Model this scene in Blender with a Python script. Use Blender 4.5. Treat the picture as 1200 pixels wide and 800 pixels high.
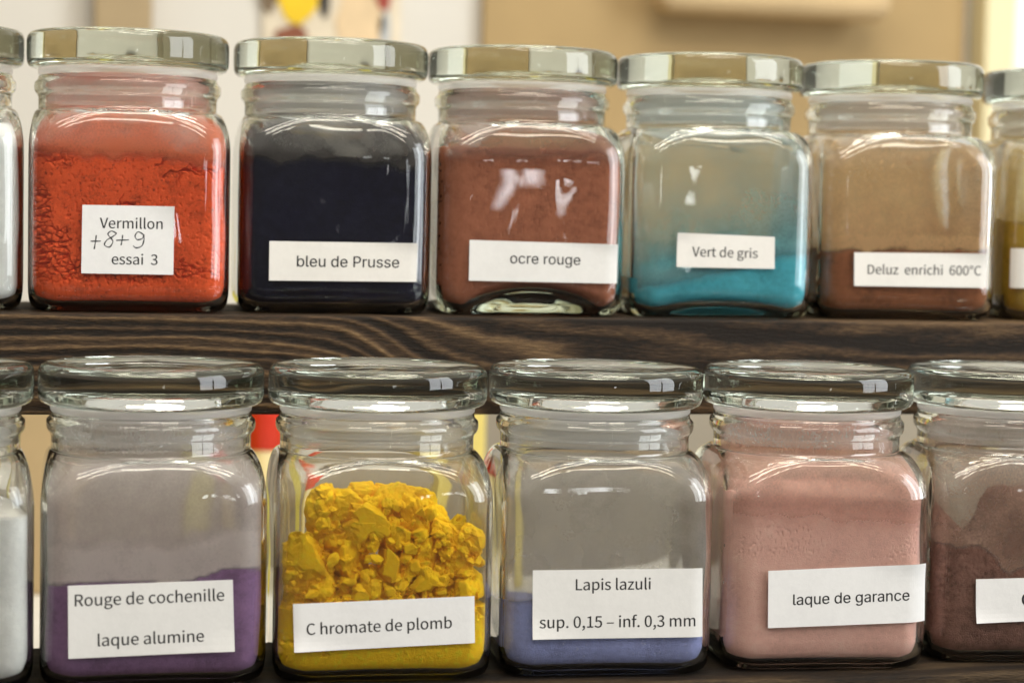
import bpy, bmesh, math, random, os
from mathutils import Vector, Matrix, noise

S = bpy.context.scene
C = S.collection
PI = math.pi
MM = 0.001
for o in list(bpy.data.objects):
    bpy.data.objects.remove(o)

# ------------------------------------------------------------------ camera
cam = bpy.data.cameras.new('camera')
camo = bpy.data.objects.new('camera', cam)
C.objects.link(camo)
S.camera = camo
YAW, PITCH, ROLL = 0.21949, 0.06182, -0.02127
fw = Vector((math.sin(YAW) * math.cos(PITCH), math.cos(YAW) * math.cos(PITCH), -math.sin(PITCH)))
rt = Vector((math.cos(YAW), -math.sin(YAW), 0))
dn = fw.cross(rt)
rt2 = math.cos(ROLL) * rt + math.sin(ROLL) * dn
dn2 = -math.sin(ROLL) * rt + math.cos(ROLL) * dn
M = Matrix((rt2, -dn2, -fw)).transposed().to_4x4()
M.translation = Vector((-120.037, -790.027, 38.318)) * MM
camo.matrix_world = M
cam.sensor_width = 36.0
cam.lens = 36.0 * 2386.32 / 1200.0
cam.clip_start = 0.01
cam.clip_end = 50
cam.dof.use_dof = True
cam.dof.focus_distance = 0.706
cam.dof.aperture_fstop = 9.0
cam.dof.aperture_blades = 0

# ------------------------------------------------------------------ render settings, exposure
S.render.engine = 'CYCLES'
cy = S.cycles
cy.max_bounces = 28
cy.diffuse_bounces = 8
cy.glossy_bounces = 10
cy.transmission_bounces = 26
cy.transparent_max_bounces = 32
cy.volume_bounces = 0
cy.caustics_reflective = False
cy.caustics_refractive = True
cy.blur_glossy = 0.3
cy.sample_clamp_indirect = 30.0
cy.use_denoising = True
try:
    cy.denoiser = 'OPENIMAGEDENOISE'
except Exception:
    pass
S.view_settings.view_transform = 'Standard'
S.view_settings.look = 'None'
S.view_settings.gamma = 1.0
S.view_settings.exposure = 0.0

# ------------------------------------------------------------------ world: plain room light, brighter overhead than below
W = bpy.data.worlds.new('World')
S.world = W
W.use_nodes = True
wt = W.node_tree
wt.nodes.clear()
wo = wt.nodes.new('ShaderNodeOutputWorld')
wb = wt.nodes.new('ShaderNodeBackground')
wc = wt.nodes.new('ShaderNodeTexCoord')
ws = wt.nodes.new('ShaderNodeSeparateXYZ')
wm = wt.nodes.new('ShaderNodeMapRange')
wm.inputs[1].default_value = -1
wm.inputs[2].default_value = 1
wr = wt.nodes.new('ShaderNodeValToRGB')
wr.color_ramp.elements[0].position = 0.40
wr.color_ramp.elements[0].color = (0.13, 0.118, 0.10, 1)
wr.color_ramp.elements[1].position = 0.72
wr.color_ramp.elements[1].color = (1.15, 1.10, 1.0, 1)
we = wr.color_ramp.elements.new(0.55)
we.color = (0.26, 0.245, 0.22, 1)
wt.links.new(wc.outputs['Generated'], ws.inputs[0])
wt.links.new(ws.outputs[2], wm.inputs[0])
wt.links.new(wm.outputs[0], wr.inputs[0])
wt.links.new(wr.outputs[0], wb.inputs[0])
wt.links.new(wb.outputs[0], wo.inputs[0])
wb.inputs[1].default_value = 0.66


# ------------------------------------------------------------------ lamps: a window on the right, a far window, ceiling lights
def area(name, loc, target, sx, sy, watts, col):
    l = bpy.data.lights.new(name, 'AREA')
    l.shape = 'RECTANGLE'
    l.size = sx
    l.size_y = sy
    l.energy = watts
    l.color = col
    o = bpy.data.objects.new(name, l)
    C.objects.link(o)
    o.location = loc
    d = Vector(target) - Vector(loc)
    o.rotation_euler = d.to_track_quat('-Z', 'Y').to_euler()
    return o


COOL = (0.92, 0.96, 1.0)
WARM = (1.0, 0.92, 0.80)
for dx in (0.0, 0.48):
    area('window_light', (1.35 + 0.2 * dx, -1.15 + dx, 0.45), (0.1, 0.1, 0.0), 0.45, 1.1, 12.0, COOL)
for dz in (0, 1):
    area('far_window_light', (0.325 + 0.07 * dz, -2.9, 0.12 + 0.02 * dz), (0.06, 0.0, 0.05), 0.035, 0.11, 0.16, COOL)
for i, (x, y) in enumerate(((-0.55, -0.75), (0.0, -0.65), (0.55, -0.75), (-0.2, -1.5), (0.5, -1.6))):
    area('ceiling_light', (x, y, 1.35), (x * 0.6, 0.0, 0.0), 0.60, 0.16, 5.3, WARM)
area('ceiling_light', (0.3, 0.05, 1.6), (0.25, 0.75, 0.1), 0.6, 0.2, 9.0, WARM)


# ------------------------------------------------------------------ node helpers
class NT:
    def __init__(self, name):
        self.m = bpy.data.materials.new(name)
        self.m.use_nodes = True
        self.t = self.m.node_tree
        self.t.nodes.clear()
        self.out = self.t.nodes.new('ShaderNodeOutputMaterial')

    def n(self, typ, **kw):
        nd = self.t.nodes.new(typ)
        for k, v in kw.items():
            setattr(nd, k, v)
        return nd

    def l(self, a, b):
        self.t.links.new(a, b)

    def put(self, sock, v):
        if hasattr(v, 'is_output'):
            self.l(v, sock)
        else:
            sock.default_value = v

    def math(self, op, a, b=0.0, c=0.0):
        nd = self.n('ShaderNodeMath', operation=op)
        for s, v in zip(nd.inputs, (a, b, c)):
            self.put(s, v)
        return nd.outputs[0]

    def obj(self):
        return self.n('ShaderNodeTexCoord').outputs['Object']

    def noise(self, vec, scale, detail=4.0, rough=0.55, dist=0.0):
        nd = self.n('ShaderNodeTexNoise')
        self.l(vec, nd.inputs['Vector'])
        nd.inputs['Scale'].default_value = scale
        nd.inputs['Detail'].default_value = detail
        nd.inputs['Roughness'].default_value = rough
        nd.inputs['Distortion'].default_value = dist
        return nd.outputs[0]

    def ramp(self, fac, stops):
        nd = self.n('ShaderNodeValToRGB')
        self.put(nd.inputs[0], fac)
        e = nd.color_ramp.elements
        while len(e) < len(stops):
            e.new(0.5)
        for el, (p, c) in zip(e, stops):
            el.position = p
            el.color = (*c, 1) if len(c) == 3 else c
        return nd.outputs[0]

    def bump(self, h, strength, dist):
        nd = self.n('ShaderNodeBump')
        self.l(h, nd.inputs['Height'])
        nd.inputs['Strength'].default_value = strength
        nd.inputs['Distance'].default_value = dist
        return nd.outputs[0]

    def principled(self, col, rough, normal=None, spec=0.5):
        nd = self.n('ShaderNodeBsdfPrincipled')
        self.put(nd.inputs['Base Color'], col if hasattr(col, 'is_output') else (*col, 1))
        self.put(nd.inputs['Roughness'], rough)
        nd.inputs['Specular IOR Level'].default_value = spec
        if normal is not None:
            self.l(normal, nd.inputs['Normal'])
        self.l(nd.outputs[0], self.out.inputs['Surface'])
        return nd


def glass_mat(name, tint, dens, rough=0.0):
    t = NT(name)
    g = t.n('ShaderNodeBsdfGlass')
    g.inputs['Color'].default_value = (0.99, 0.995, 0.99, 1)
    g.inputs['Roughness'].default_value = rough
    g.inputs['IOR'].default_value = 1.5
    nz = t.noise(t.obj(), 40.0, 1.0)
    t.l(t.bump(nz, 0.05, 0.0012), g.inputs['Normal'])
    t.l(g.outputs[0], t.out.inputs['Surface'])
    v = t.n('ShaderNodeVolumeAbsorption')
    v.inputs['Color'].default_value = (*tint, 1)
    v.inputs['Density'].default_value = dens
    t.l(v.outputs[0], t.out.inputs['Volume'])
    return t.m


def gasket_mat():
    t = NT('clear_plastic')
    tr = t.n('ShaderNodeBsdfTransparent')
    tr.inputs[0].default_value = (1, 1, 1, 1)
    df = t.n('ShaderNodeBsdfDiffuse')
    df.inputs[0].default_value = (0.92, 0.91, 0.89, 1)
    tl = t.n('ShaderNodeBsdfTranslucent')
    tl.inputs[0].default_value = (0.92, 0.91, 0.89, 1)
    m1 = t.n('ShaderNodeMixShader')
    m1.inputs[0].default_value = 0.5
    t.l(df.outputs[0], m1.inputs[1])
    t.l(tl.outputs[0], m1.inputs[2])
    m2 = t.n('ShaderNodeMixShader')
    m2.inputs[0].default_value = 0.40
    t.l(tr.outputs[0], m2.inputs[1])
    t.l(m1.outputs[0], m2.inputs[2])
    t.l(m2.outputs[0], t.out.inputs['Surface'])
    return t.m


def powder_mat(name, col, dark=0.75, grain=2600.0, mott=90.0, bump=0.35, speck=None):
    """Dry pigment: the hue wanders a little from clump to clump; fine grain in the bump."""
    t = NT(name)
    ob = t.obj()
    n1 = t.noise(ob, mott, 5.0, 0.62)
    n2 = t.noise(ob, grain, 2.0)
    n3 = t.noise(ob, 420.0, 6.0, 0.72)
    f = t.math('ADD', t.math('MULTIPLY', n1, 0.35), t.math('ADD', t.math('MULTIPLY', n2, 0.25), t.math('MULTIPLY', n3, 0.4)))
    c2 = tuple(x * dark for x in col)
    c3 = tuple(min(0.9, x * 1.12 + 0.004) for x in col)
    stops = [(0.40, c2), (0.5, col), (0.60, c3)]
    cr = t.ramp(f, stops)
    if speck:
        v = t.noise(ob, 650.0, 4.0, 0.75)
        mx = t.n('ShaderNodeMix', data_type='RGBA')
        t.l(t.ramp(v, [(0.60, (0, 0, 0)), (0.68, (1, 1, 1))]), mx.inputs[0])
        t.l(cr, mx.inputs[6])
        mx.inputs[7].default_value = (*speck, 1)
        cr = mx.outputs[2]
    t.principled(cr, 0.95, t.bump(f, bump, 0.0016), 0.15)
    return t.m


def dust_mat(name, col, streak=0.55):
    """Powder film clinging to the inside of the glass; its density is the mesh attribute 'dust'."""
    t = NT(name)
    at = t.n('ShaderNodeAttribute', attribute_name='dust')
    ob = t.obj()
    n1 = t.noise(ob, 160.0, 6.0, 0.65)
    n2 = t.noise(ob, 1500.0, 3.0, 0.6)
    k = t.math('MULTIPLY_ADD', t.math('SUBTRACT', n1, 0.5), 0.9 * streak, 1.0)
    k = t.math('MULTIPLY_ADD', t.math('SUBTRACT', n2, 0.5), 0.9 * streak, k)
    f = t.math('MULTIPLY', at.outputs['Fac'], k)
    nd = t.n('ShaderNodeClamp')
    t.l(f, nd.inputs[0])
    tr = t.n('ShaderNodeBsdfTransparent')
    df = t.n('ShaderNodeBsdfDiffuse')
    df.inputs[0].default_value = (*col, 1)
    tl = t.n('ShaderNodeBsdfTranslucent')
    tl.inputs[0].default_value = (*col, 1)
    m1 = t.n('ShaderNodeMixShader')
    m1.inputs[0].default_value = 0.35
    t.l(df.outputs[0], m1.inputs[1])
    t.l(tl.outputs[0], m1.inputs[2])
    m2 = t.n('ShaderNodeMixShader')
    t.l(nd.outputs[0], m2.inputs[0])
    t.l(tr.outputs[0], m2.inputs[1])
    t.l(m1.outputs[0], m2.inputs[2])
    t.l(m2.outputs[0], t.out.inputs['Surface'])
    return t.m


def plain(name, col, rough=0.6, var=0.12, scale=40.0, bump=0.0, spec=0.4):
    t = NT(name)
    ob = t.obj()
    n1 = t.noise(ob, scale, 5.0)
    lo = tuple(x * (1 - var) for x in col)
    hi = tuple(min(0.95, x * (1 + var)) for x in col)
    cr = t.ramp(n1, [(0.3, lo), (0.7, hi)])
    nm = t.bump(n1, bump, 0.001) if bump else None
    t.principled(cr, rough, nm, spec)
    return t.m


def paper_mat(name, col):
    t = NT(name)
    ob = t.obj()
    n1 = t.noise(ob, 420.0, 5.0, 0.7)
    n2 = t.noise(ob, 45.0, 3.0)
    lo = tuple(x * 0.93 for x in col)
    cr = t.ramp(t.math('ADD', t.math('MULTIPLY', n1, 0.5), t.math('MULTIPLY', n2, 0.5)), [(0.36, lo), (0.6, col)])
    t.principled(cr, 0.75, t.bump(n1, 0.25, 0.0003), 0.3)
    return t.m


def wood_mat(name, knot_x, knot_z, seed, shade=1.0):
    """Dark stained softwood; grain lines run along X and fan out of a knot."""
    t = NT(name)
    ob = t.obj()
    sp = t.n('ShaderNodeSeparateXYZ')
    t.l(ob, sp.inputs[0])
    x, y, z = sp.outputs
    mp = t.n('ShaderNodeMapping')
    mp.inputs['Location'].default_value = (seed, seed * 0.7, 0)
    mp.inputs['Scale'].default_value = (0.14, 1.0, 1.0)
    t.l(ob, mp.inputs['Vector'])
    vec = mp.outputs[0]
    warp = t.noise(vec, 38.0, 3.0, 0.5)
    fine = t.noise(vec, 1300.0, 4.0, 0.7)
    mid = t.noise(vec, 130.0, 3.0, 0.5)
    xm = t.math('MULTIPLY', t.math('SUBTRACT', x, knot_x), 1000.0)
    v = t.math('ADD', t.math('ADD', xm, 8.0), t.math('MULTIPLY', t.math('SUBTRACT', warp, 0.5), 22.0))
    ax = t.math('MULTIPLY', t.math('ADD', v, t.math('SQRT', t.math('ADD', t.math('MULTIPLY', v, v), 260.0))), 0.5)
    sq = t.math('SUBTRACT', 1.34, t.math('EXPONENT', t.math('MULTIPLY', t.math('DIVIDE', ax, 48.0), -1.0)))
    w = t.math('ADD', t.math('MULTIPLY', t.math('SUBTRACT', knot_z, z), 1000.0), t.math('MULTIPLY', y, -330.0))
    s = t.math('DIVIDE', w, sq)
    s = t.math('ADD', s, t.math('MULTIPLY', t.math('SUBTRACT', warp, 0.5), 34.0))
    s = t.math('ADD', s, t.math('MULTIPLY', t.math('SUBTRACT', mid, 0.5), 7.0))
    ph = t.math('MULTIPLY', s, 0.62)
    wv = t.math('MULTIPLY_ADD', t.math('SINE', ph), 0.5, 0.5)
    wv2 = t.math('MULTIPLY_ADD', t.math('SINE', t.math('MULTIPLY', s, 0.23)), 0.5, 0.5)
    f = t.math('ADD', t.math('MULTIPLY', t.math('POWER', wv, 2.0), 0.36), t.math('MULTIPLY', wv2, 0.22))
    f = t.math('ADD', f, t.math('MULTIPLY', t.math('SUBTRACT', fine, 0.5), 1.0))
    big = t.noise(vec, 14.0, 2.0)
    f = t.math('ADD', f, t.math('MULTIPLY', t.math('SUBTRACT', big, 0.5), 0.6))
    cr = t.ramp(f, [(p, tuple(q * shade for q in c)) for p, c in [(0.05, (0.012, 0.008, 0.005)), (0.28, (0.052, 0.031, 0.016)), (0.5, (0.122, 0.074, 0.036)),
                    (0.72, (0.24, 0.155, 0.075)), (0.92, (0.42, 0.28, 0.14))]])
    ro = t.math('MULTIPLY_ADD', fine, 0.3, 0.5)
    t.principled(cr, ro, t.bump(f, 0.7, 0.0014), 0.2)
    return t.m


# ------------------------------------------------------------------ object helpers
def link_mesh(name, verts, faces, mat, parent=None, smooth=True):
    me = bpy.data.meshes.new(name)
    me.from_pydata([tuple(c * MM for c in v) for v in verts], [], faces)
    me.validate()
    me.update()
    if smooth:
        for p in me.polygons:
            p.use_smooth = True
    if mat is not None:
        me.materials.append(mat)
    o = bpy.data.objects.new(name, me)
    C.objects.link(o)
    if parent is not None:
        o.parent = parent
    return o


def empty(name, loc, rz=0.0):
    o = bpy.data.objects.new(name, None)
    o.empty_display_size = 0.02
    C.objects.link(o)
    o.location = [c * MM for c in loc]
    o.rotation_euler = (0, 0, rz)
    return o


def tag(o, label=None, cat=None, group=None, kind=None):
    if label:
        o['label'] = label
    if cat:
        o['category'] = cat
    if group:
        o['group'] = group
    if kind:
        o['kind'] = kind
    return o


def box_obj(name, x0, x1, y0, y1, z0, z1, mat, parent=None, bev=0.8, seg=3):
    bm = bmesh.new()
    bmesh.ops.create_cube(bm, size=1.0)
    for v in bm.verts:
        v.co = Vector(((x0 + x1) / 2 + v.co.x * (x1 - x0), (y0 + y1) / 2 + v.co.y * (y1 - y0),
                       (z0 + z1) / 2 + v.co.z * (z1 - z0))) * MM
    if bev:
        bmesh.ops.bevel(bm, geom=list(bm.edges), offset=bev * MM, segments=seg, profile=0.5, affect='EDGES')
    me = bpy.data.meshes.new(name)
    bm.to_mesh(me)
    bm.free()
    me.materials.append(mat)
    o = bpy.data.objects.new(name, me)
    C.objects.link(o)
    if parent:
        o.parent = parent
    return o


# ------------------------------------------------------------------ materials
GLASS = glass_mat('jar_glass', (0.70, 0.77, 0.62), 15.0)
LIDGLASS = glass_mat('lid_glass', (0.66, 0.695, 0.585), 17.0, 0.02)
GASKET = gasket_mat()
PAPERS = [paper_mat('label_paper', c) for c in ((0.77, 0.765, 0.75), (0.74, 0.73, 0.70), (0.77, 0.75, 0.70))]
INK = plain('printed_ink', (0.018, 0.017, 0.018), 0.7, 0.25, 300.0)
PEN = plain('pen_ink', (0.03, 0.03, 0.032), 0.5, 0.2, 300.0)
WOOD1 = wood_mat('stained_wood', 0.002, 0.004, 0.3)
WOOD2 = wood_mat('stained_wood_worn', -0.9, -0.08, 2.1, 0.30)

# ------------------------------------------------------------------ the setting: wall, table, rack
wall_m = plain('painted_plaster', (0.63, 0.605, 0.545), 0.85, 0.05, 6.0, 0.1)
wall = box_obj('wall', -1500, 1700, 752, 812, -900, 1300, wall_m, None, 0)
tag(wall, kind='structure')

table = empty('table', (0, 0, -172))
tag(table, 'plain white tabletop under the dark wooden rack', 'table')
box_obj('tabletop', -900, 900, -120, 400, -26, 0, plain('white_laminate', (0.80, 0.785, 0.73), 0.45, 0.03, 20.0), table, 2)

rack = empty('display_rack', (0, 0, -172))
tag(rack, 'dark stained wooden rack with two stepped boards carrying the rows of glass jars', 'rack')
UB = box_obj('shelf_board', -520, 560, -50, 46, 172 - 36, 172 - 0.05, WOOD1, rack, 0.9, 3)
LB = box_obj('shelf_board', -520, 560, -144, -63, 172 - 116.7 - 32, 172 - 116.7, WOOD2, rack, 1.6, 3)
UB.data.transform(Matrix.Translation((0, 0, -0.172)))
UB.location = (0, 0, 0.172)
LB.data.transform(Matrix.Translation((0, 0, -0.172)))
LB.location = (0, 0, 0.172)
for xx in (-545, 560.5):
    box_obj('side_panel', xx, xx + 24, -146, 46, 0.2, 176, WOOD2, rack, 1.5, 2)

# ------------------------------------------------------------------ jar geometry (mm)
WOB = 0.4
NA = 256
TH = [2 * PI * (i + 0.5) / NA for i in range(NA)]


WIDE = 0.8      # mm added to every half width of the body


def rsq(th, a, c):
    """Radius of a rounded square (half side a, corner radius c) in direction th."""
    c = min(c, a)
    x, y = abs(math.cos(th)), abs(math.sin(th))
    if x < y:
        x, y = y, x
    e = a - c
    if y / x * a <= e:
        return a / x
    # hit the corner arc centred (e, e)
    b = e * (x + y)
    return b + math.sqrt(max(0.0, b * b - 2 * e * e + c * c))


def qshoulder(z0, h, a0, a1, c0, n=9):
    out = []
    for i in range(1, n + 1):
        ph = i / n * PI / 2
        out.append((z0 + h * math.sin(ph), a0 + (a1 - a0) * (1 - math.cos(ph)), c0 + (a1 - c0) * (1 - math.cos(ph))))
    return out


OUT = [(1.6, 6.0, 6.0), (1.5, 18.0, 12.0), (1.1, 25.0, 10.0), (0.3, 28.0, 9.0), (0.0, 30.0, 8.8), (0.15, 31.5, 8.8), (0.8, 33.0, 8.9),
       (2.0, 34.2, 9.0), (4.0, 35.0, 9.1), (7.0, 35.4, 9.2), (11.0, 35.5, 9.2)]
OUT += [(z, 35.5, 9.2) for z in range(15, 59, 4)]
OUT += [(60.0, 35.45, 9.2)]
OUT += qshoulder(60.0, 14.0, 35.45, 33.2, 9.2, 12)
OUT += [(75.2, 33.1, 33.1), (78.5, 33.1, 33.1), (79.6, 33.4, 33.4), (80.3, 34.1, 34.1), (81.4, 34.6, 34.6), (82.8, 34.7, 34.7), (84.0, 34.5, 34.5),
        (84.8, 33.7, 33.7), (85.4, 33.3, 33.3), (86.2, 33.2, 33.2), (86.6, 32.8, 32.8)]


OUT = [(z, a + WIDE * max(0.0, min(1.0, (a - 30.0) / 4.0)) * (1 if z < 60 else max(0.0, 1 - (z - 60) / 14.0)), c) for z, a, c in OUT]


def inner_profile(dome):
    P = [(2.6 + dome, 3.0, 3.0), (2.5 + dome * 0.86, 11.0, 9.0), (2.4 + dome * 0.55, 18.0, 9.0), (2.3 + dome * 0.25, 23.5, 8.6), (2.4 + 0.08 * dome, 27.5, 8.0), (2.9, 30.2, 7.8),
         (4.2, 32.2, 7.8), (6.4, 33.2, 7.9), (10.0, 33.55, 8.0)]
    P += [(z, 33.6, 8.0) for z in range(14, 59, 4)]
    P += [(59.5, 33.6, 8.0)]
    P += qshoulder(59.5, 13.2, 33.6, 30.8, 8.0, 12)
    P += [(75.0, 30.6, 30.6), (80.0, 30.6, 30.6), (85.6, 30.6, 30.6)]
    return [(z, a + WIDE * max(0.0, min(1.0, (a - 28.0) / 4.0)) * (1 if z < 59.5 else max(0.0, 1 - (z - 59.5) / 13.2)), c) for z, a, c in P]


def lift(th, z, arch):
    """How far the pressed base bulges up in the middle of each face."""
    if not arch:
        return 0.0
    x, y = abs(math.cos(th)), abs(math.sin(th))
    t = min(x, y) / max(x, y)
    return arch * max(0.0, 1 - (t / 0.85) ** 2) * (1 - fade(z, 1.5, 19))


def ring(z, a, c, wob, seed, off=0.0, ths=None, arch=0.0):
    r_ = []
    for th in (ths or TH):
        r = rsq(th, a, c)
        ct, st = math.cos(th), math.sin(th)
        if wob:
            r += wob * noise.noise(Vector((ct * r * 0.055 + seed, st * r * 0.055, z * 0.05 + seed * 1.7)))
        r -= off
        r_.append((r * ct, r * st, z + lift(th, z, arch) * fade(a, 20, 29)))
    return r_


def stack(rings, center0=None, center1=None, flip=False):
    V, F = [], []
    NA = len(rings[0])
    for r in rings:
        V += r
    n = len(rings)
    for k in range(n - 1):
        for i in range(NA):
            j = (i + 1) % NA
            F.append((k * NA + i, k * NA + j, (k + 1) * NA + j, (k + 1) * NA + i))
    if center0 is not None:
        V.append(center0)
        ci = len(V) - 1
        for i in range(NA):
            F.append((ci, (i + 1) % NA, i))
    if center1 is not None:
        V.append(center1)
        ci = len(V) - 1
        b = (n - 1) * NA
        for i in range(NA):
            F.append((ci, b + i, b + (i + 1) % NA))
    if flip:
        F = [tuple(reversed(f)) for f in F]
    return V, F


def fade(x, a, b):
    t = max(0.0, min(1.0, (x - a) / (b - a)))
    return t * t * (3 - 2 * t)


def glass_body(root, seed, dome, arch):
    rings = [ring(z, a, c, 0.075 * fade(z, 1, 12) * (1 - fade(z, 70, 78)), seed) for z, a, c in OUT]
    inn = inner_profile(dome)
    rin = [ring(z, a, c, WOB * fade(z, 3, 12) * (1 - fade(z, 68, 76)), seed + 9, arch=arch) for z, a, c in inn]
    rings += [ring(86.6, 31.6, 31.6, 0, 0), ring(86.3, 30.9, 30.9, 0, 0)] + list(reversed(rin))
    V, F = stack(rings, (0, 0, 1.6), (0, 0, 2.65 + dome))
    return link_mesh('body', V, F, GLASS, root)


def lid(root, seed):
    prof = [(94.5, 0), (94.4, 12), (94.2, 20), (93.7, 23.8), (92.8, 25.4), (91.6, 26.3), (90.4, 26.9), (89.6, 27.6), (89.4, 28.6), (89.4, 33.5), (89.55, 35.0), (90.2, 36.2), (91.4, 36.8),
            (93.0, 37.0), (96.0, 37.05), (99.5, 37.0), (101.0, 36.7), (102.1, 36.0), (102.75, 35.0), (102.95, 33.6), (102.9, 31.0), (102.6, 28.0), (101.9, 25.5), (101.3, 23.5), (101.1, 21.0), (101.1, 10.0), (101.2, 0)]
    prof = [(z, r * 1.014) for z, r in prof]
    rings = [ring(z, r, r, 0.2, seed) for z, r in prof[1:-1]]
    V, F = stack(rings, (0, 0, prof[0][0]), (0, 0, prof[-1][0]))
    l = link_mesh('lid', V, F, LIDGLASS, root)
    # plastic seal: a flange on the rim and a ribbed skirt down inside the neck
    pr = [(77.0, 28.9), (76.6, 29.3), (77.0, 29.7), (78.4, 29.8), (79.0, 30.2), (79.6, 29.8), (81.6, 29.8), (82.2, 30.25), (82.8, 29.8), (84.8, 29.8), (86.75, 30.0),
          (86.8, 32.8), (87.3, 33.3), (88.5, 33.4), (89.25, 33.0), (89.3, 28.9), (88.6, 28.7), (82.0, 28.8), (77.0, 28.9)]
    rings = [ring(z, r, r, 0.0, 0) for z, r in pr]
    V, F = stack(rings)
    g = link_mesh('gasket', V, F, GASKET, l)
    return l


def inner_at(inn, z):
    """(a, c) of the inner wall at height z, for z above the floor curve."""
    pz = [p for p in inn if p[1] > 30.3]
    if z <= pz[0][0]:
        return pz[0][1], pz[0][2]
    for p, q in zip(pz, pz[1:]):
        if p[0] <= z <= q[0]:
            t = (z - p[0]) / max(1e-6, q[0] - p[0])
            return p[1] + (q[1] - p[1]) * t, p[2] + (q[2] - p[2]) * t
    return pz[-1][1], pz[-1][2]


def inner_r(inn, th, z, seed, off):
    a, c = inner_at(inn, z)
    r = rsq(th, a, c)
    wob = WOB * fade(z, 3, 12) * (1 - fade(z, 68, 76))
    s = seed + 9
    ct, st = math.cos(th), math.sin(th)
    r += wob * noise.noise(Vector((ct * r * 0.055 + s, st * r * 0.055, z * 0.05 + s * 1.7)))
    return r - off


def gap(th, left):
    """Powder packed against the left face touches the glass; elsewhere a hair of air is left."""
    if not left:
        return 0.12
    d = math.degrees(th) % 360
    k = fade(d, 120, 135) * (1 - fade(d, 217, 226))
    return 0.12 - 0.19 * k


def pigment(root, seed, dome, H, mat, crack=None, nz=46, arch=0.3, left=False):
    """Powder filling the inside up to H(x, y); crack(x, y, z) pulls the wall face inward in hollows and fissures."""
    inn = inner_profile(dome)
    if nz > 60:      # fissured powder: a finer mesh where it faces the room
        ths = [math.radians(-150 + 130 * (i + 0.5) / 420) for i in range(420)] + [math.radians(-20 + 230 * (i + 0.5) / 110) for i in range(110)]
    else:
        ths = [2 * PI * (i + 0.5) / 200 for i in range(200)]
    low = [p for p in inn if p[0] < 9.0]
    rings = []
    for z, a, c in low:
        wob = WOB * fade(z, 3, 12)
        r_ = ring(z, a, c, wob, seed + 9, 0.12, ths, arch)
        r_ = [(x, y, zz + 0.10) for x, y, zz in r_]
        rings.append(r_)
    top = []
    for th in ths:
        z = 40.0
        for _ in range(5):
            r = inner_r(inn, th, min(z, 72), seed, gap(th, left))
            z = H(r * math.cos(th), r * math.sin(th))
        top.append(z)
    for k in range(nz + 1):
        s = k / nz
        r_ = []
        for th, zt in zip(ths, top):
            z = 8.5 + (zt - 8.5) * s
            r = inner_r(inn, th, z, seed, 0.12 + (gap(th, left) - 0.12) * fade(s, 0.0, 0.08))
            z += lift(th, z, arch)
            if crack:
                r -= crack(r * math.cos(th), r * math.sin(th), z)
            r_.append((r * math.cos(th), r * math.sin(th), z))
        rings.append(r_)
    edge = rings[-1]
    for k in (0.975, 0.94, 0.89, 0.83, 0.76, 0.68, 0.6, 0.5, 0.4, 0.3, 0.2, 0.1):
        r_ = []
        for x, y, z in edge:
            X, Y = x * k, y * k
            r_.append((X, Y, H(X, Y) + 0.5 * noise.noise(Vector((X * 0.35, Y * 0.35, seed)))))
        rings.append(r_)
    V, F = stack(rings, (0, 0, inn[0][0] + 0.10), (0, 0, H(0, 0)))
    return link_mesh('pigment', V, F, mat, root)


def dust(root, seed, dome, D, mat, z0=8.0, z1=85.0, arch=0.3):
    """Film of powder on the inner wall; D(x, y, z) gives its density 0..1."""
    inn = inner_profile(dome)
    rings, dens = [], []
    n = 64
    for k in range(n + 1):
        z = z0 + (z1 - z0) * k / n
        r_ = []
        for th in TH:
            r = inner_r(inn, th, z, seed, 0.06)
            x, y = r * math.cos(th), r * math.sin(th)
            r_.append((x, y, z))
            dens.append(max(0.0, min(1.0, D(x, y, z))))
        rings.append(r_)
    V, F = stack(rings)
    o = link_mesh('powder_film', V, F, mat, root)
    at = o.data.attributes.new('dust', 'FLOAT', 'POINT')
    at.data.foreach_set('value', dens)
    return o


# ------------------------------------------------------------------ labels
def load_font(fn):
    try:
        p = os.path.join(bpy.utils.system_resource('DATAFILES'), 'fonts', fn)
        return bpy.data.fonts.load(p)
    except Exception:
        return None


HUMANIST = load_font('Noto Sans CJK Regular.woff2')
GROTESK = load_font('Inter.woff2')


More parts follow.
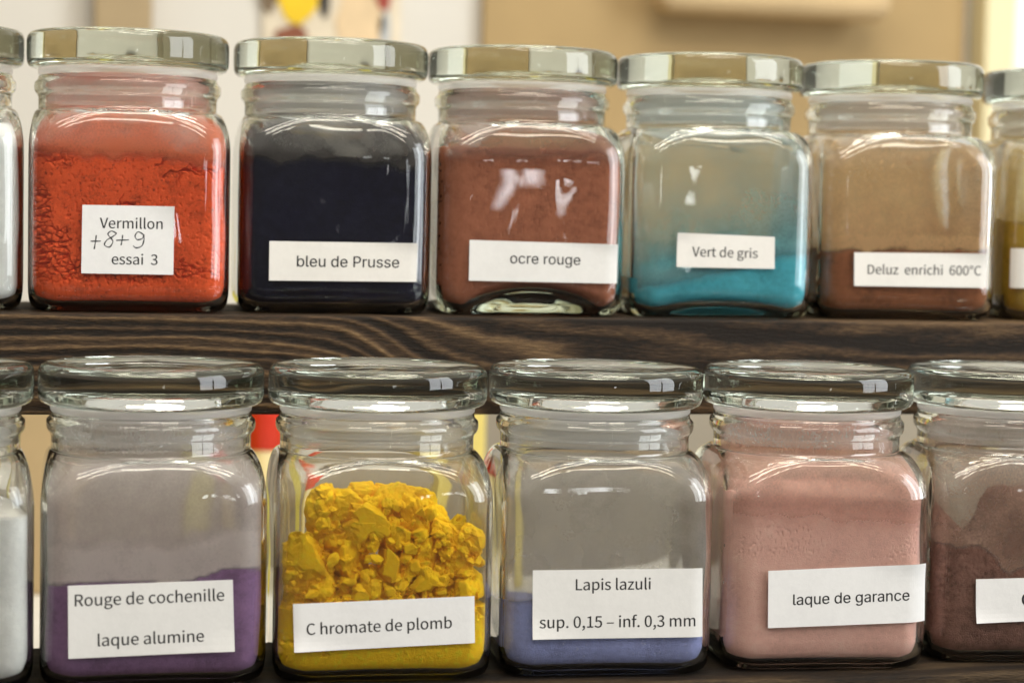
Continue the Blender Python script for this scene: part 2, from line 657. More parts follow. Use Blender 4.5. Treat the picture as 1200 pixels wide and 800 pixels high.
def text_mesh(txt, font, bold):
    cu = bpy.data.curves.new('lettering', 'FONT')
    cu.body = txt
    if font:
        cu.font = font
    cu.size = 1.0
    o = bpy.data.objects.new('lettering', cu)
    C.objects.link(o)
    dg = bpy.context.evaluated_depsgraph_get()
    dg.update()
    src = o.evaluated_get(dg).to_curve(dg)
    loops = []
    for sp in src.splines:
        bp = sp.bezier_points
        n = len(bp)
        segs = []
        for i in range(n):
            p, q = bp[i], bp[(i + 1) % n]
            seg = []
            for k in range(5):
                t = k / 5
                u = 1 - t
                c = p.co * u ** 3 + p.handle_right * 3 * u * u * t + q.handle_left * 3 * u * t * t + q.co * t ** 3
                seg.append((c.x, c.y))
            segs.append(seg)
        x0 = min(b.co.x for b in bp)
        if font is GROTESK and n == 32 and abs(bp[12].co.y - bp[11].co.y) < 1e-4 and abs(bp[14].co.y - bp[13].co.y) < 1e-4:
            # this letter e is one self-crossing outline: rebuild it as outline + counter
            ybot, ytop = bp[12].co.y, bp[13].co.y
            outer = sum(segs[0:11], []) + [(bp[11].co.x, ybot), (bp[22].co.x, ybot)] + sum(segs[22:], [])
            hole = [(bp[16].co.x + 0.004, ytop)] + sum(segs[16:20], []) + [(bp[20].co.x, bp[20].co.y), (bp[21].co.x + 0.003, ytop)]
            loops += [outer, hole]
        else:
            loops.append(sum(segs, []))
    o.to_curve_clear()
    bpy.data.objects.remove(o)
    c2 = bpy.data.curves.new('lettering', 'CURVE')
    c2.dimensions = '2D'
    c2.fill_mode = 'FRONT'
    for lp in loops:
        q = []
        for p in lp:
            p = (p[0] * 100, p[1] * 100)
            if not q or math.hypot(p[0] - q[-1][0], p[1] - q[-1][1]) > 0.02:
                q.append(p)
        sp = c2.splines.new('POLY')
        sp.points.add(len(q) - 1)
        for pt, p in zip(sp.points, q):
            pt.co = (p[0], p[1], 0, 1)
        sp.use_cyclic_u = True
    o = bpy.data.objects.new('lettering', c2)
    C.objects.link(o)
    dg = bpy.context.evaluated_depsgraph_get()
    dg.update()
    me = bpy.data.meshes.new_from_object(o.evaluated_get(dg))
    bpy.data.objects.remove(o)
    me.transform(Matrix.Scale(0.01, 4))
    if bold:          # heavier strokes: a second print of the line a hair to the right and above
        bm = bmesh.new()
        bm.from_mesh(me)
        m2 = me.copy()
        m2.transform(Matrix.Translation((bold, bold * 0.4, 0.001)))
        bm.from_mesh(m2)
        bm.to_mesh(me)
        bm.free()
        bpy.data.meshes.remove(m2)
    return me


LY = -36.52   # local y of the label's back


def label(root, quad, lines, font, strokes=None, bulge=0.0):
    """quad: (tl, tr, br, bl) as local (x, z). lines: (text, u0, u1, v_baseline) in fractions of the label."""
    tl, tr, br, bl = [Vector(q) for q in quad]
    curl = int(abs(tl.x * 13 + br.y * 5)) % 4

    def at(u, v, d):
        p = (tl * (1 - u) + tr * u) * (1 - v) + (bl * (1 - u) + br * u) * v
        cu_, cv_ = (u if curl & 1 else 1 - u), (v if curl & 2 else 1 - v)
        d += 0.9 * max(0.0, (cu_ + cv_ - 1.55) / 0.45) ** 2
        dx = min(8.6, max(0.0, abs(p.x) - 27.1))
        d -= 0.7 * (9.2 - math.sqrt(9.2 ** 2 - dx * dx))
        return (p.x, LY - d - bulge * math.sin(PI * v) * 0.3 - 0.10 * math.sin(3.1 * u + 1.3 * v), p.y)
    nu, nv = 72, 10
    V, F = [], []
    for d in (0.0, 0.13):
        for j in range(nv + 1):
            for i in range(nu + 1):
                V.append(at(i / nu, j / nv, d + 0.12))
    W1 = nu + 1
    B = W1 * (nv + 1)
    for j in range(nv):
        for i in range(nu):
            a = j * W1 + i
            F.append((a, a + W1, a + W1 + 1, a + 1)[::-1])
            F.append((B + a, B + a + W1, B + a + W1 + 1, B + a + 1))
    rim = [i for i in range(W1)] + [j * W1 + nu for j in range(1, nv + 1)] + [nv * W1 + i for i in range(nu - 1, -1, -1)] + [j * W1 for j in range(nv - 1, 0, -1)]
    for a, b in zip(rim, rim[1:] + rim[:1]):
        F.append((a, B + a, B + b, b))
    lb = link_mesh('label', V, F, PAPERS[int(abs(tl.x * 7 + br.y * 3)) % 3], root, smooth=False)
    wmm = ((tr - tl).length + (br - bl).length) / 2
    hmm = ((tl - bl).length + (tr - br).length) / 2
    for txt, u0, u1, vb in lines:
        me = text_mesh(txt, font, 0.007 if font is HUMANIST else 0.014)
        xs = [v.co.x for v in me.vertices]
        x0, x1 = min(xs), max(xs)
        sc = (u1 - u0) * wmm / (x1 - x0)          # mm per text unit
        for v in me.vertices:
            u = u0 + (v.co.x - x0) * sc / wmm
            vv = vb - v.co.y * sc / hmm
            p = at(u, vv, 0.29 + v.co.z * 10)
            v.co = Vector(p) * MM
        me.materials.clear()
        me.materials.append(INK)
        me.name = 'lettering'
        o = bpy.data.objects.new('lettering', me)
        C.objects.link(o)
        o.parent = lb
    if strokes:
        V, F = [], []
        for st in strokes:
            pts = []
            for a, b, c, d in zip([st[0]] + st[:-2], st[:-1], st[1:], st[2:] + [st[-1]]):
                for k in range(6):
                    t = k / 6
                    q = [0.5 * (2 * b[i] + (c[i] - a[i]) * t + (2 * a[i] - 5 * b[i] + 4 * c[i] - d[i]) * t * t + (3 * b[i] - a[i] - 3 * c[i] + d[i]) * t ** 3) for i in (0, 1)]
                    pts.append(q)
            pts.append(list(st[-1]))
            base = len(V)
            for k, p in enumerate(pts):
                q0 = pts[max(0, k - 1)]
                q1 = pts[min(len(pts) - 1, k + 1)]
                dx, dy = (q1[0] - q0[0]) * wmm, (q1[1] - q0[1]) * hmm
                ln = math.hypot(dx, dy) or 1
                wd = 0.21 + 0.05 * math.sin(k * 0.7)
                nx, ny = -dy / ln * wd / wmm, dx / ln * wd / hmm
                V.append(at(p[0] + nx, p[1] + ny, 0.27))
                V.append(at(p[0] - nx, p[1] - ny, 0.27))
            for k in range(len(pts) - 1):
                F.append((base + 2 * k, base + 2 * k + 1, base + 2 * k + 3, base + 2 * k + 2))
        link_mesh('handwriting', V, F, PEN, lb, smooth=False)
    return lb


# ------------------------------------------------------------------ the jars
def nz3(x, y, z, f, s=0.0):
    return noise.noise(Vector((x * f + s, y * f - s, z * f + 2 * s)))


def fbm(x, y, z, f, s=0.0):
    return nz3(x, y, z, f, s) + 0.5 * nz3(x, y, z, f * 2.1, s + 5) + 0.25 * nz3(x, y, z, f * 4.3, s + 9)


def fissures(scale, wid, depth, dens_f, dens_t, s, zfun=None):
    """Cracks along cell borders of a wobbly voronoi, only where a slow noise says so."""
    def f(x, y, z):
        m = fbm(x, y, z, dens_f, s)
        if zfun:
            m += zfun(x, y, z)
        if m < dens_t:
            return 0.0
        wv = Vector((x * scale + 0.5 * nz3(x, y, z, 0.3, s), y * scale, z * scale * 1.25 + 0.5 * nz3(x, y, z, 0.27, s + 4)))
        d, p = noise.voronoi(wv)
        e = d[1] - d[0]
        k = 1 - fade(e, wid * 0.3, wid)
        return depth * k * fade(m, dens_t, dens_t + 0.25)
    return f


GROUP_U = 'glass jars of pigment along the raised board'
GROUP_L = 'glass jars of pigment along the front board'


def jar(pos, rot, seed, lab, group, dome=0.8, arch=0.3):
    r = empty('pigment_jar', pos, math.radians(rot))
    tag(r, lab, 'jar', group)
    if pos[2] < -10:
        r.scale = (1.004, 1.004, 1.0)
    glass_body(r, seed, dome, arch)
    lid(r, seed * 1.37 + 3)
    return r


def film_above(H, near, far, length, neck, seed, under=1.5):
    """Film: dense just above the powder, thinning upward, a little of it in the neck."""
    def D(x, y, z):
        h = H(x, y)
        if z < h - under:
            return 0.0
        t = (z - h) / length
        d = far + (near - far) * math.exp(-max(0.0, t) * 2.0)
        d *= 1 + 0.45 * fbm(x, y, z, 0.055, seed)
        if z > 70:
            k = fade(z, 70, 76)
            d = d * (1 - k) + neck * k
        return d * fade(z, h - under, h)
    return D


# upper row ---------------------------------------------------------------
# plain white powder at the left edge
j = jar((-170.8, -2, 0), 3.7, 1.0, 'glass jar of white powder cut by the left edge on the raised board', GROUP_U)
H0 = lambda x, y: 66.5 + 0.02 * x
pigment(j, 1.0, 0.8, H0, powder_mat('white_powder', (0.78, 0.78, 0.76), 0.94))
dust(j, 1.0, 0.8, film_above(H0, 0.3, 0.1, 10, 0.09, 1.0), dust_mat('white_film', (0.7, 0.7, 0.68)))

# vermilion
j = jar((-95.0, -3.6, 0), 0.2, 2.0, 'glass jar of cracked vermilion red powder with a partly handwritten square label', GROUP_U)
H1 = lambda x, y: 58.5 + 1.6 * fbm(x, y, 0, 0.16, 3) - 0.04 * x
cr1a = fissures(0.40, 0.17, 2.6, 0.06, 0.10, 1.3, lambda x, y, z: 0.5 * (1 - fade(z, 14, 34)) - 0.12 - 0.012 * x - 0.35 * fade(z, 40, 52))
cr1b = fissures(0.10, 0.06, 3.5, 0.03, 0.10, 7.3)
cr1 = lambda x, y, z: (cr1a(x, y, z) + cr1b(x, y, z)) * fade(z, 9.5, 14) + 0.4 * fade(nz3(x, y, z, 0.9, 2), 0.3, 0.5)
pigment(j, 2.0, 0.8, H1, powder_mat('vermilion_powder', (0.84, 0.108, 0.028), 0.68, speck=(0.16, 0.018, 0.012)), cr1, 150)
dust(j, 2.0, 0.8, film_above(H1, 0.9, 0.55, 14, 0.29, 2.0, 5.0), dust_mat('vermilion_film', (0.80, 0.23, 0.11), 1.0))
hand = [[(0.095, 0.53), (0.205, 0.525)], [(0.155, 0.44), (0.148, 0.53), (0.135, 0.645)],
        [(0.375, 0.41), (0.32, 0.375), (0.28, 0.42), (0.31, 0.475), (0.335, 0.53), (0.30, 0.61), (0.245, 0.58), (0.27, 0.51), (0.33, 0.46), (0.375, 0.41)],
        [(0.37, 0.51), (0.51, 0.50)], [(0.44, 0.43), (0.435, 0.50), (0.425, 0.58)],
        [(0.665, 0.42), (0.61, 0.38), (0.575, 0.44), (0.60, 0.495), (0.655, 0.475), (0.67, 0.42), (0.672, 0.50), (0.65, 0.585), (0.59, 0.615), (0.555, 0.585)]]
label(j, [(-17.2, 38.8), (15.5, 38.9), (15.4, 14.1), (-17.4, 14.2)], [('Vermillon', 0.19, 0.875, 0.335), ('essai  3', 0.325, 0.825, 0.86)], HUMANIST, hand)

# prussian blue
j = jar((-17.6, 2.0, 0), -2.4, 3.0, 'glass jar of blue-black powder with a grey dusty band at its shoulder', GROUP_U)
H2 = lambda x, y: 58.0 + 2.6 * fbm(x, y, 0, 0.10, 5) - 0.05 * x
pigment(j, 3.0, 0.8, H2, powder_mat('prussian_powder', (0.004, 0.004, 0.018), 0.7), None)
dust(j, 3.0, 0.8, film_above(H2, 0.95, 0.75, 10, 0.22, 3.0, 3.0), dust_mat('prussian_film', (0.085, 0.075, 0.072)))
label(j, [(-25.0, 26.9), (30.3, 27.1), (30.2, 12.6), (-25.0, 12.3)], [('bleu de Prusse', 0.185, 0.878, 0.64)], GROTESK)

# red ochre
j = jar((58.6, 1.9, 0), -3.2, 4.0, 'glass jar nearly full of brick red ochre over a clear arched base', GROUP_U, dome=4.5, arch=6.5)
H3 = lambda x, y: 63.5 + 1.2 * fbm(x, y, 0, 0.12, 7)
pigment(j, 4.0, 4.5, H3, powder_mat('red_ochre_powder', (0.40, 0.14, 0.075), 0.74), lambda x, y, z: 0.25 * fade(nz3(x, y, z, 0.8, 2), 0.35, 0.6), 80, arch=8.5, left=True)
dust(j, 4.0, 4.5, film_above(H3, 0.7, 0.5, 10, 0.40, 4.0, 8.0), dust_mat('red_ochre_film', (0.42, 0.18, 0.11)))
label(j, [(-25.1, 28.7), (32.5, 28.0), (32.5, 13.0), (-25.1, 13.3)], [('ocre rouge', 0.272, 0.745, 0.55)], GROTESK)

# verdigris
j = jar((135.5, 0, 0), -4.4, 15.5, 'glass jar a third full of turquoise powder with a small label', GROUP_U, dome=0.6, arch=2.0)
H4 = lambda x, y: 21.5 + 0.2 * x + 0.02 * (y + 32) + 2.5 * math.exp(-((x - 18) / 12) ** 2) + 0.8 * nz3(x, y, 0, 0.12, 8)
pigment(j, 15.5, 0.6, H4, powder_mat('verdigris_powder', (0.08, 0.44, 0.55), 0.80), None, arch=3.5, left=True)
D4 = film_above(H4, 0.86, 0.16, 32, 0.18, 5.0, 7.0)
dust(j, 15.5, 0.6, D4, dust_mat('verdigris_film', (0.26, 0.50, 0.52), 1.0))
label(j, [(-19.9, 33.0), (18.9, 32.1), (19.2, 19.7), (-19.9, 19.7)], [('Vert de gris', 0.155, 0.825, 0.68)], HUMANIST)

# calcined brown earth
j = jar((213.5, -0.2, 0), -5.4, 6.0, 'glass jar half full of dark brown earth under an orange-tan film', GROUP_U)
H5 = lambda x, y: 29.5 + 0.03 * x + 0.03 * y + 1.3 * fbm(x, y, 0, 0.14, 9)
pigment(j, 6.0, 0.8, H5, powder_mat('brown_earth_powder', (0.28, 0.10, 0.042), 0.60), lambda x, y, z: 0.2 * abs(fbm(x, y, z, 0.25, 2)), left=True)


def D5(x, y, z):
    h = H5(x, y)
    d = film_above(H5, 0.85, 0.42, 26, 0.25, 6.0)(x, y, z)
    if z > h:
        d += 0.4 * (1 - fade(z, h + 3.5 + 1.5 * nz3(x, y, 0, 0.1, 3), h + 6.0 + 1.5 * nz3(x, y, 0, 0.1, 3)))
        d += 0.5 * fade(fbm(x, y, z, 0.55, 4), 0.55, 0.8) * fade(z, 56, 62) * (1 - fade(z, 68, 72))
    return d


dust(j, 6.0, 0.8, D5, dust_mat('brown_earth_film', (0.76, 0.49, 0.25), 1.1))
label(j, [(-24.1, 26.6), (30.4, 27.1), (30.6, 13.5), (-23.8, 13.4)], [('Deluz  enrichi  600°C', 0.10, 0.955, 0.64)], HUMANIST)

# yellow earth at the right edge
j = jar((295.7, 0, 0), -8.7, 7.0, 'glass jar of mustard yellow earth cut by the right edge on the raised board', GROUP_U)
H6 = lambda x, y: 36.0 - 0.12 * x + 1.5 * nz3(x, y, 0, 0.1, 4)
pigment(j, 7.0, 0.8, H6, powder_mat('yellow_earth_powder', (0.46, 0.28, 0.03), 0.7), None, left=True)
dust(j, 7.0, 0.8, film_above(H6, 0.85, 0.55, 20, 0.36, 7.0), dust_mat('yellow_earth_film', (0.68, 0.50, 0.18), 0.9))
label(j, [(-35.0, 29.3), (21.1, 29.9), (21.3, 13.8), (-34.9, 13.3)], [], HUMANIST)

# lower row ---------------------------------------------------------------
ZL = -116.63
j = jar((-165.4, -98.4, ZL), 3.7, 8.0, 'glass jar of white powder cut by the left edge on the front board', GROUP_L)
H7 = lambda x, y: 56.0 + 0.6 * nz3(x, y, 0, 0.1, 1)
pigment(j, 8.0, 0.8, H7, powder_mat('chalk_powder', (0.74, 0.73, 0.70), 0.94))
dust(j, 8.0, 0.8, film_above(H7, 0.25, 0.12, 10, 0.07, 8.0), dust_mat('chalk_film', (0.6, 0.56, 0.48)))

# cochineal lake
j = jar((-89.2, -95.9, ZL), 0.5, 9.0, 'glass jar a third full of purple powder with a two-line label', GROUP_L)


def H8(x, y):
    return 36.2 + 0.045 * x + 2.0 * math.exp(-((x - 24) / 9) ** 2) - 1.8 * math.exp(-((x - 6) / 12) ** 2) + 0.7 * nz3(x, y, 0, 0.11, 12) + 0.25 * nz3(x, y, 0, 0.7, 2) - 0.13 * (y + 32)


pigment(j, 9.0, 0.8, H8, powder_mat('cochineal_powder', (0.265, 0.145, 0.28), 0.74), None)


def D8(x, y, z):
    h = H8(x, y)
    if z < h - 1:
        return 0.0
    side = fade(abs(x), 24, 31)
    d = 0.56 + 0.2 * side * (1 - fade(z, 50, 72)) + 0.1 * fbm(x, y, z, 0.06, 3)
    d += 0.5 * (1 - fade(z, h + 8.5, h + 13.0 + 1.5 * nz3(x, y, z, 0.15, 3)))
    if z > 70:
        d = d * (1 - fade(z, 70, 76)) + 0.34 * fade(z, 70, 76)
    return d * fade(z, h - 1, h)


dust(j, 9.0, 0.8, D8, dust_mat('cochineal_film', (0.76, 0.665, 0.63)))
label(j, [(-27.6, 34.4), (24.4, 35.3), (25.3, 11.9), (-27.3, 10.9)], [('Rouge de cochenille', 0.04, 0.945, 0.285), ('laque alumine', 0.175, 0.815, 0.845)], HUMANIST)

# lead chromate lumps
j = jar((-12.7, -98.7, ZL), -2.8, 10.0, 'glass jar of bright yellow crumbled lumps and powder', GROUP_L)
H9 = lambda x, y: 25.0 + 0.8 * nz3(x, y, 0, 0.12, 3)
YEL = powder_mat('chrome_yellow_powder', (0.98, 0.575, 0.012), 0.92, mott=420.0, bump=0.5)
cr9 = fissures(0.2, 0.12, 1.2, 0.06, 0.0, 5.3, lambda x, y, z: 0.5 * fade(z, 10, 16) - 0.15)
pg = pigment(j, 10.0, 0.8, H9, YEL, cr9, 70)


def heap(root, target, seed):
    rnd = random.Random(seed)
    V, F = [], []
    ico = {}
    for sub in (2, 3, 4):
        bm0 = bmesh.new()
        bmesh.ops.create_icosphere(bm0, subdivisions=sub, radius=1.0)
        bm0.verts.index_update()
        ico[sub] = ([v.co.copy() for v in bm0.verts], [tuple(v.index for v in f.verts) for f in bm0.faces])
        bm0.free()
    inn = inner_profile(0.8)

    def toph(x, y):
        t = 47.0
        t += 18.0 * fade(x, -25, -21.0) * (1 - fade(x, 10, 18))
        t += 8.0 * fade(x, 10, 14) * (1 - fade(x, 27, 33))
        return t + 1.5 * math.sin(x * 0.5) - 5 * fade(y, 0, 25)

    def lump(cx, cy, cz, r):
        s = rnd.uniform(0, 100)
        sv, sf = ico[4 if r > 3.9 else 3 if r > 1.2 else 2]
        sq = Vector((rnd.uniform(0.85, 1.3), rnd.uniform(0.8, 1.1), rnd.uniform(0.7, 1.0)))
        q = Matrix.Rotation(rnd.uniform(0, 6.3), 3, 'Y') @ Matrix.Rotation(rnd.uniform(0, 6.3), 3, 'Z')
        planes = []
        inset = 0.16 + rnd.random() * 0.5
        for _ in range(8):
            n = Vector((rnd.gauss(0, 1), rnd.gauss(0, 1), rnd.gauss(0, 1))).normalized()
            planes.append((n, rnd.uniform(0.42, 0.78)))
        b = len(V)
        for v in sv:
            p = v.copy()
            for n, d in planes:
                k = p.dot(n)
                if k > d:
                    p -= n * (k - d) * 0.97
            p *= 1 + 0.16 * noise.noise(p * 2.2 + Vector((s, 0, 0))) + 0.10 * noise.noise(p * 5.0 + Vector((0, s, 0))) + 0.06 * noise.noise(p * 11 + Vector((0, 0, s))) + (0.03 * noise.noise(p * 24 + Vector((s, s, 0))) if r > 3.9 else 0.0)
            p = q @ Vector((p.x * sq.x, p.y * sq.y, p.z * sq.z))
            x, y, z = cx + p.x * r, cy + p.y * r, cz + p.z * r
            rr = math.hypot(x, y)
            th = math.atan2(y, x)
            lim = inner_r(inn, th, max(12.0, min(z, 74)), 10.0, inset)
            if rr > lim:                      # pressed flat against the glass
                x, y = x * lim / rr, y * lim / rr
            V.append((x, y, z))
        for f in sf:
            F.append(tuple(b + i for i in f))
    # big lumps near the front, smaller ones in the gaps, all kept under the heap's outline
    for _ in range(120):
        r = rnd.choice((2.8, 3.6, 4.6, 5.8, 7.2))
        x = rnd.uniform(-31, 31)
        y = rnd.uniform(-31, 24) if rnd.random() < 0.45 else rnd.uniform(-31, -22)
        th = toph(x, y) - r * 0.8
        lump(x, y, rnd.uniform(14, th), r)
    for x, y, z, r in ((-18.5, -24, 57, 8.8), (-15.5, -24, 49.5, 8.2), (0.5, -23, 57, 7.6), (-7, -26, 52, 8.0), (11.0, -24, 54, 8.0), (3, -27, 49, 7.0), (13, -16, 58, 8), (-25, -26, 42.5, 9.4), (-29, -22, 35, 7),
                       (-12, -26, 40, 9.0), (2, -27, 38, 8.2), (14, -27, 42, 7.0), (24, -26, 46, 7.4), (24, -27, 37, 6.6), (-22, -27, 31, 7.2), (19, -26, 50, 6.4), (-27, -20, 38, 8.4), (-6, -15, 60, 7), (28, -20, 41, 8), (29, -22, 30, 6),
                       (15, -28, 33, 5.8), (-6, -28, 30, 6)):
        lump(x, y, z, r)
    for _ in range(520):
        x = rnd.uniform(-32, 32)
        y = rnd.uniform(-32.5, -27)
        z = rnd.uniform(13, max(20, toph(x, y) - 5))
        lump(x, y, z, rnd.choice((0.7, 1.0, 1.4, 1.9, 2.6)))
    for _ in range(90):
        a = rnd.uniform(0, 6.28)
        z = rnd.uniform(12, 40)
        lump(34 * math.cos(a), 34 * math.sin(a), z, rnd.uniform(1.5, 4.5))
    me = bpy.data.meshes.new('lumps')
    me.from_pydata([tuple(c * MM for c in v) for v in V], [], F)
    me.update()
    bm = bmesh.new()
    bm.from_mesh(target.data)
    bm.from_mesh(me)
    bm.to_mesh(target.data)
    bm.free()
    bpy.data.meshes.remove(me)


heap(j, pg, 5)
dust(j, 10.0, 0.8, lambda x, y, z: (0.11 + 0.12 * fbm(x, y, z, 0.08, 3) + 0.12 * fade(abs(x), 22, 30)) * fade(z, 14, 22), dust_mat('chrome_yellow_film', (0.72, 0.50, 0.10)))
label(j, [(-30.3, 27.2), (29.2, 29.2), (29.7, 13.5), (-29.7, 11.4)], [('C hromate de plomb', 0.07, 0.872, 0.655)], HUMANIST)

# lapis lazuli
j = jar((64.4, -99.6, ZL), -4.0, 11.0, 'glass jar a quarter full of pale blue-violet powder with a two-line label', GROUP_L, dome=0.5, arch=0.3)
H10 = lambda x, y: 25.0 + 0.9 * nz3(x, y, 0, 0.1, 3) - 0.05 * x - 0.15 * (y + 32)
pigment(j, 11.0, 0.5, H10, powder_mat('lapis_powder', (0.33, 0.36, 0.66), 0.78, speck=(0.45, 0.47, 0.7)), None, left=True)
dust(j, 11.0, 0.5, film_above(H10, 0.5, 0.36, 14, 0.22, 11.0), dust_mat('lapis_film', (0.58, 0.52, 0.47), 0.4))
label(j, [(-26.8, 37.0), (31.2, 37.4), (31.9, 13.9), (-26.5, 13.8)], [('Lapis lazuli', 0.25, 0.69, 0.295), ('sup. 0,15 – inf. 0,3 mm', 0.04, 0.955, 0.84)], HUMANIST)

# madder lake
j = jar((143.05, -100.2, ZL), -4.9, 12.0, 'glass jar of salmon pink powder filled up to its shoulder', GROUP_L)


def H11(x, y):
    return 60.5 + 1.2 * fbm(x, y, 0, 0.13, 3) - 9.0 * fade(-x, 26, 32) * fade(y, -24, -6) - 0.05 * x


cr11 = lambda x, y, z: 0.35 * fade(nz3(x, y, z, 1.25, 2), 0.25, 0.5) * fade(fbm(x, y, z, 0.05, 6) + 0.5 * fade(z, 30, 42) * (1 - fade(z, 50, 57)) - 0.25, 0.0, 0.5)
pigment(j, 12.0, 0.8, H11, powder_mat('madder_powder', (0.88, 0.50, 0.42), 0.88), cr11, 130, left=True)
dust(j, 12.0, 0.8, film_above(H11, 0.8, 0.6, 12, 0.40, 12.0, 14.0), dust_mat('madder_film', (0.80, 0.51, 0.42), 1.0))
label(j, [(-22.2, 35.5), (33.9, 37.8), (34.6, 17.5), (-21.8, 15.7)], [('laque de garance', 0.155, 0.888, 0.615)], GROTESK)

# maroon earth at the right
j = jar((223.4, -97.6, ZL), -8.4, 13.0, 'glass jar of dark maroon powder in a ragged heap cut by the right edge', GROUP_L)


def H12(x, y):
    return 43.0 - 10.0 * math.exp(-((x + 8) / 7.5) ** 2) + 9 * fade(x, -3, 5) + 2.5 * fbm(x, y, 0, 0.12, 3) + 0.05 * (y + 32)


cr12 = lambda x, y, z: 0.5 * abs(fbm(x, y, z, 0.35, 6)) * fade(z, 14, 24)
pigment(j, 13.0, 0.8, H12, powder_mat('maroon_powder', (0.25, 0.125, 0.095), 0.55, mott=120.0, bump=0.6), cr12, 80, left=True)


def D12(x, y, z):
    d = film_above(H12, 0.65, 0.42, 22, 0.36, 13.0)(x, y, z)
    d += 0.5 * fade(fbm(x, y, z, 0.5, 4), 0.45, 0.75) * fade(z, 68, 71) * (1 - fade(z, 74, 77))
    return d


dust(j, 13.0, 0.8, D12, dust_mat('maroon_film', (0.54, 0.37, 0.29), 1.3))
label(j, [(-21.6, 30.4), (33.0, 32.3), (33.5, 17.2), (-21.1, 14.8)], [('c', 0.30, 0.37, 0.63)], GROTESK)

# ------------------------------------------------------------------ blurred things behind
# pin board on the wall with a pale card hung on it
bd = empty('pin_board', (402, 750, 0))
tag(bd, 'large tan pin board on the wall behind the raised row', 'board')
box_obj('board_panel', -208, 186, -10, 1, -130, 420, plain('hardboard', (0.385, 0.27, 0.125), 0.85, 0.08, 12.0, 0.1), bd, 1.0)
rl = tag(box_obj('cardboard_roll', 318, 508, 690, 724, 194, 240, plain('pale_card', (0.60, 0.44, 0.24), 0.8, 0.06, 20.0), None, 14, 5),
         'pale tan cardboard roll fixed on the tan pin board', 'roll')

# door frame at the right
df = empty('door_frame', (640, 748, 0))
tag(df, 'cream painted door frame beside the tan pin board', 'door frame')
box_obj('jamb', -44, -18, -30, 2, -700, 900, plain('cream_paint', (0.74, 0.66, 0.40), 0.5, 0.04, 10.0), df, 2)
box_obj('door_panel', -17, 300, -12, 2, -700, 900, plain('white_paint', (0.86, 0.86, 0.83), 0.5, 0.03, 10.0), df, 2)

# picture pinned on the wall: loose patches of paint
pc = empty('pinned_picture', (75, 750, 170))
tag(pc, 'pinned picture with yellow, black and red patches above the blue-black jar', 'picture')
box_obj('sheet', -48, 56, -3, 1, -14, 90, plain('picture_paper', (0.66, 0.58, 0.44), 0.8, 0.1, 30.0), pc, 0.3)


def blob(cx, cz, rx, rz, mat, seed):
    V, F = [], []
    n = 40
    for y in (-3.2, -4.4):
        for i in range(n):
            a = 2 * PI * i / n
            k = 1 + 0.28 * noise.noise(Vector((math.cos(a) * 1.3 + seed, math.sin(a) * 1.3, seed))) + 0.1 * noise.noise(Vector((math.cos(a) * 4, math.sin(a) * 4, seed)))
            V.append((cx + rx * k * math.cos(a), y, cz + rz * k * math.sin(a)))
    F.append(tuple(range(n - 1, -1, -1))[::-1])
    F.append(tuple(range(n, 2 * n)))
    for i in range(n):
        F.append((i, (i + 1) % n, n + (i + 1) % n, n + i))
    return link_mesh('patch', V, F, mat, pc, smooth=False)


blob(-22, 32, 16, 24, plain('yellow_paint', (0.75, 0.50, 0.01), 0.6), 1)
blob(-44, 40, 8, 24, plain('umber_paint', (0.16, 0.11, 0.06), 0.6), 2)
blob(-2, 34, 5, 20, plain('black_paint', (0.035, 0.03, 0.025), 0.6), 3)
blob(-26, -3, 13, 9, plain('rust_paint', (0.22, 0.07, 0.03), 0.6), 4)
blob(24, 10, 18, 26, plain('ochre_wash', (0.66, 0.50, 0.30), 0.6), 5)
blob(42, 44, 9, 22, plain('crimson_paint', (0.32, 0.05, 0.03), 0.6), 6)
blob(44, 5, 5, 16, plain('grey_paint', (0.42, 0.43, 0.42), 0.6), 7)
tag(box_obj('wooden_strip', -97, -55, 728, 750, 150, 420, plain('tan_wood', (0.36, 0.27, 0.15), 0.7, 0.1, 20.0), None, 3),
    'tan wooden strip on the wall above the vermilion jar', 'strip')

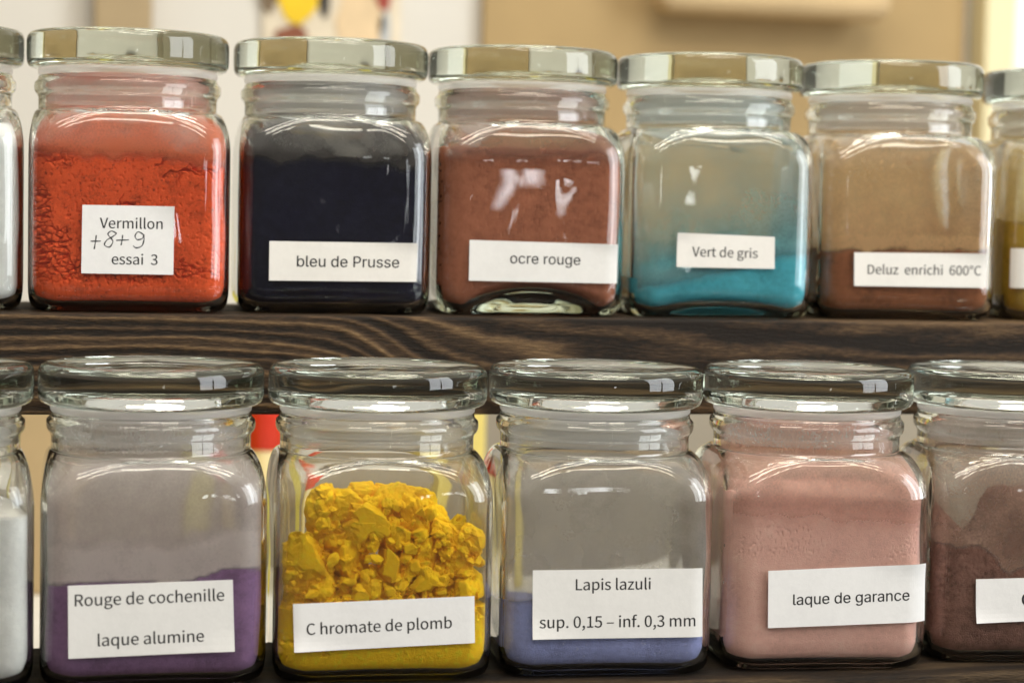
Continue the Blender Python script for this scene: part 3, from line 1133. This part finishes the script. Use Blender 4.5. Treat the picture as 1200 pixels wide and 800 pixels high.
# things standing on the table behind the rack
tag(box_obj('cardboard_box', -260, -112, 330, 392, -171.8, -28, plain('kraft_card', (0.46, 0.34, 0.18), 0.8, 0.06, 20.0), None, 2),
    'tan cardboard box on the white table behind the left end of the rack', 'box')
yb = tag(box_obj('folder_box', -50, -32, 320, 392, -171.8, 32, plain('yellow_card', (0.58, 0.52, 0.10), 0.7, 0.05, 20.0), None, 2),
         'olive yellow folder box seen between the vermilion and blue-black jars', 'box')


def lathe(name, prof, mat, parent, n=48):
    V, F = [], []
    for z, r in prof:
        for i in range(n):
            V.append((r * math.cos(2 * PI * i / n), r * math.sin(2 * PI * i / n), z))
    for k in range(len(prof) - 1):
        for i in range(n):
            jx = (i + 1) % n
            F.append((k * n + i, k * n + jx, (k + 1) * n + jx, (k + 1) * n + i))
    F.append(tuple(reversed(range(n))))
    F.append(tuple((len(prof) - 1) * n + i for i in range(n)))
    return link_mesh(name, V, F, mat, parent)


tin = empty('tin', (-6, 350, -171.8))
tag(tin, 'slim red tin with cream lower half behind the purple and yellow jars', 'tin')
lathe('tin_body', [(0, 9), (0.6, 9.6), (76, 9.6), (76.4, 9.2)], plain('cream_enamel', (0.72, 0.60, 0.30), 0.4, 0.04), tin)
lathe('tin_cover', [(76.6, 9.8), (77, 10.2), (128, 10.2), (130, 9.2)], plain('red_enamel', (0.66, 0.035, 0.012), 0.4, 0.04), tin)
tag(box_obj('carton', 100, 116, 330, 390, -171.8, 20, plain('lemon_card', (0.68, 0.56, 0.16), 0.7, 0.05, 20.0), None, 2),
    'lemon yellow carton on the table behind the gap beside the yellow jar', 'carton')
backdrop = empty('added_backdrop', (-640, 748, -172))  # added out of view so the glass lids refract a darker olive tone
tag(backdrop, 'olive brown panels added out of view past the left end, darkening what the lids refract', 'added_backdrop')
box_obj('carcass', -900, 440, -40, 0, -500, 900, plain('olive_brown_paint', (0.24, 0.205, 0.13), 0.6, 0.08, 8.0), backdrop, 3)
for q in (-420, 20):
    box_obj('door', q, q + 400, -56, -40.5, -300, 860, plain('olive_door_paint', (0.30, 0.265, 0.18), 0.6, 0.06, 8.0), backdrop, 3)  # doors of the added piece, seen only as bands in the lids
cab = empty('cabinet', (300, 620, -172))
tag(cab, 'low grey-tan cabinet against the wall behind the rack', 'cabinet')
box_obj('carcass', -900, 900, 0, 128, -500, 95, plain('grey_tan_paint', (0.30, 0.26, 0.195), 0.6, 0.05, 8.0), cab, 3)
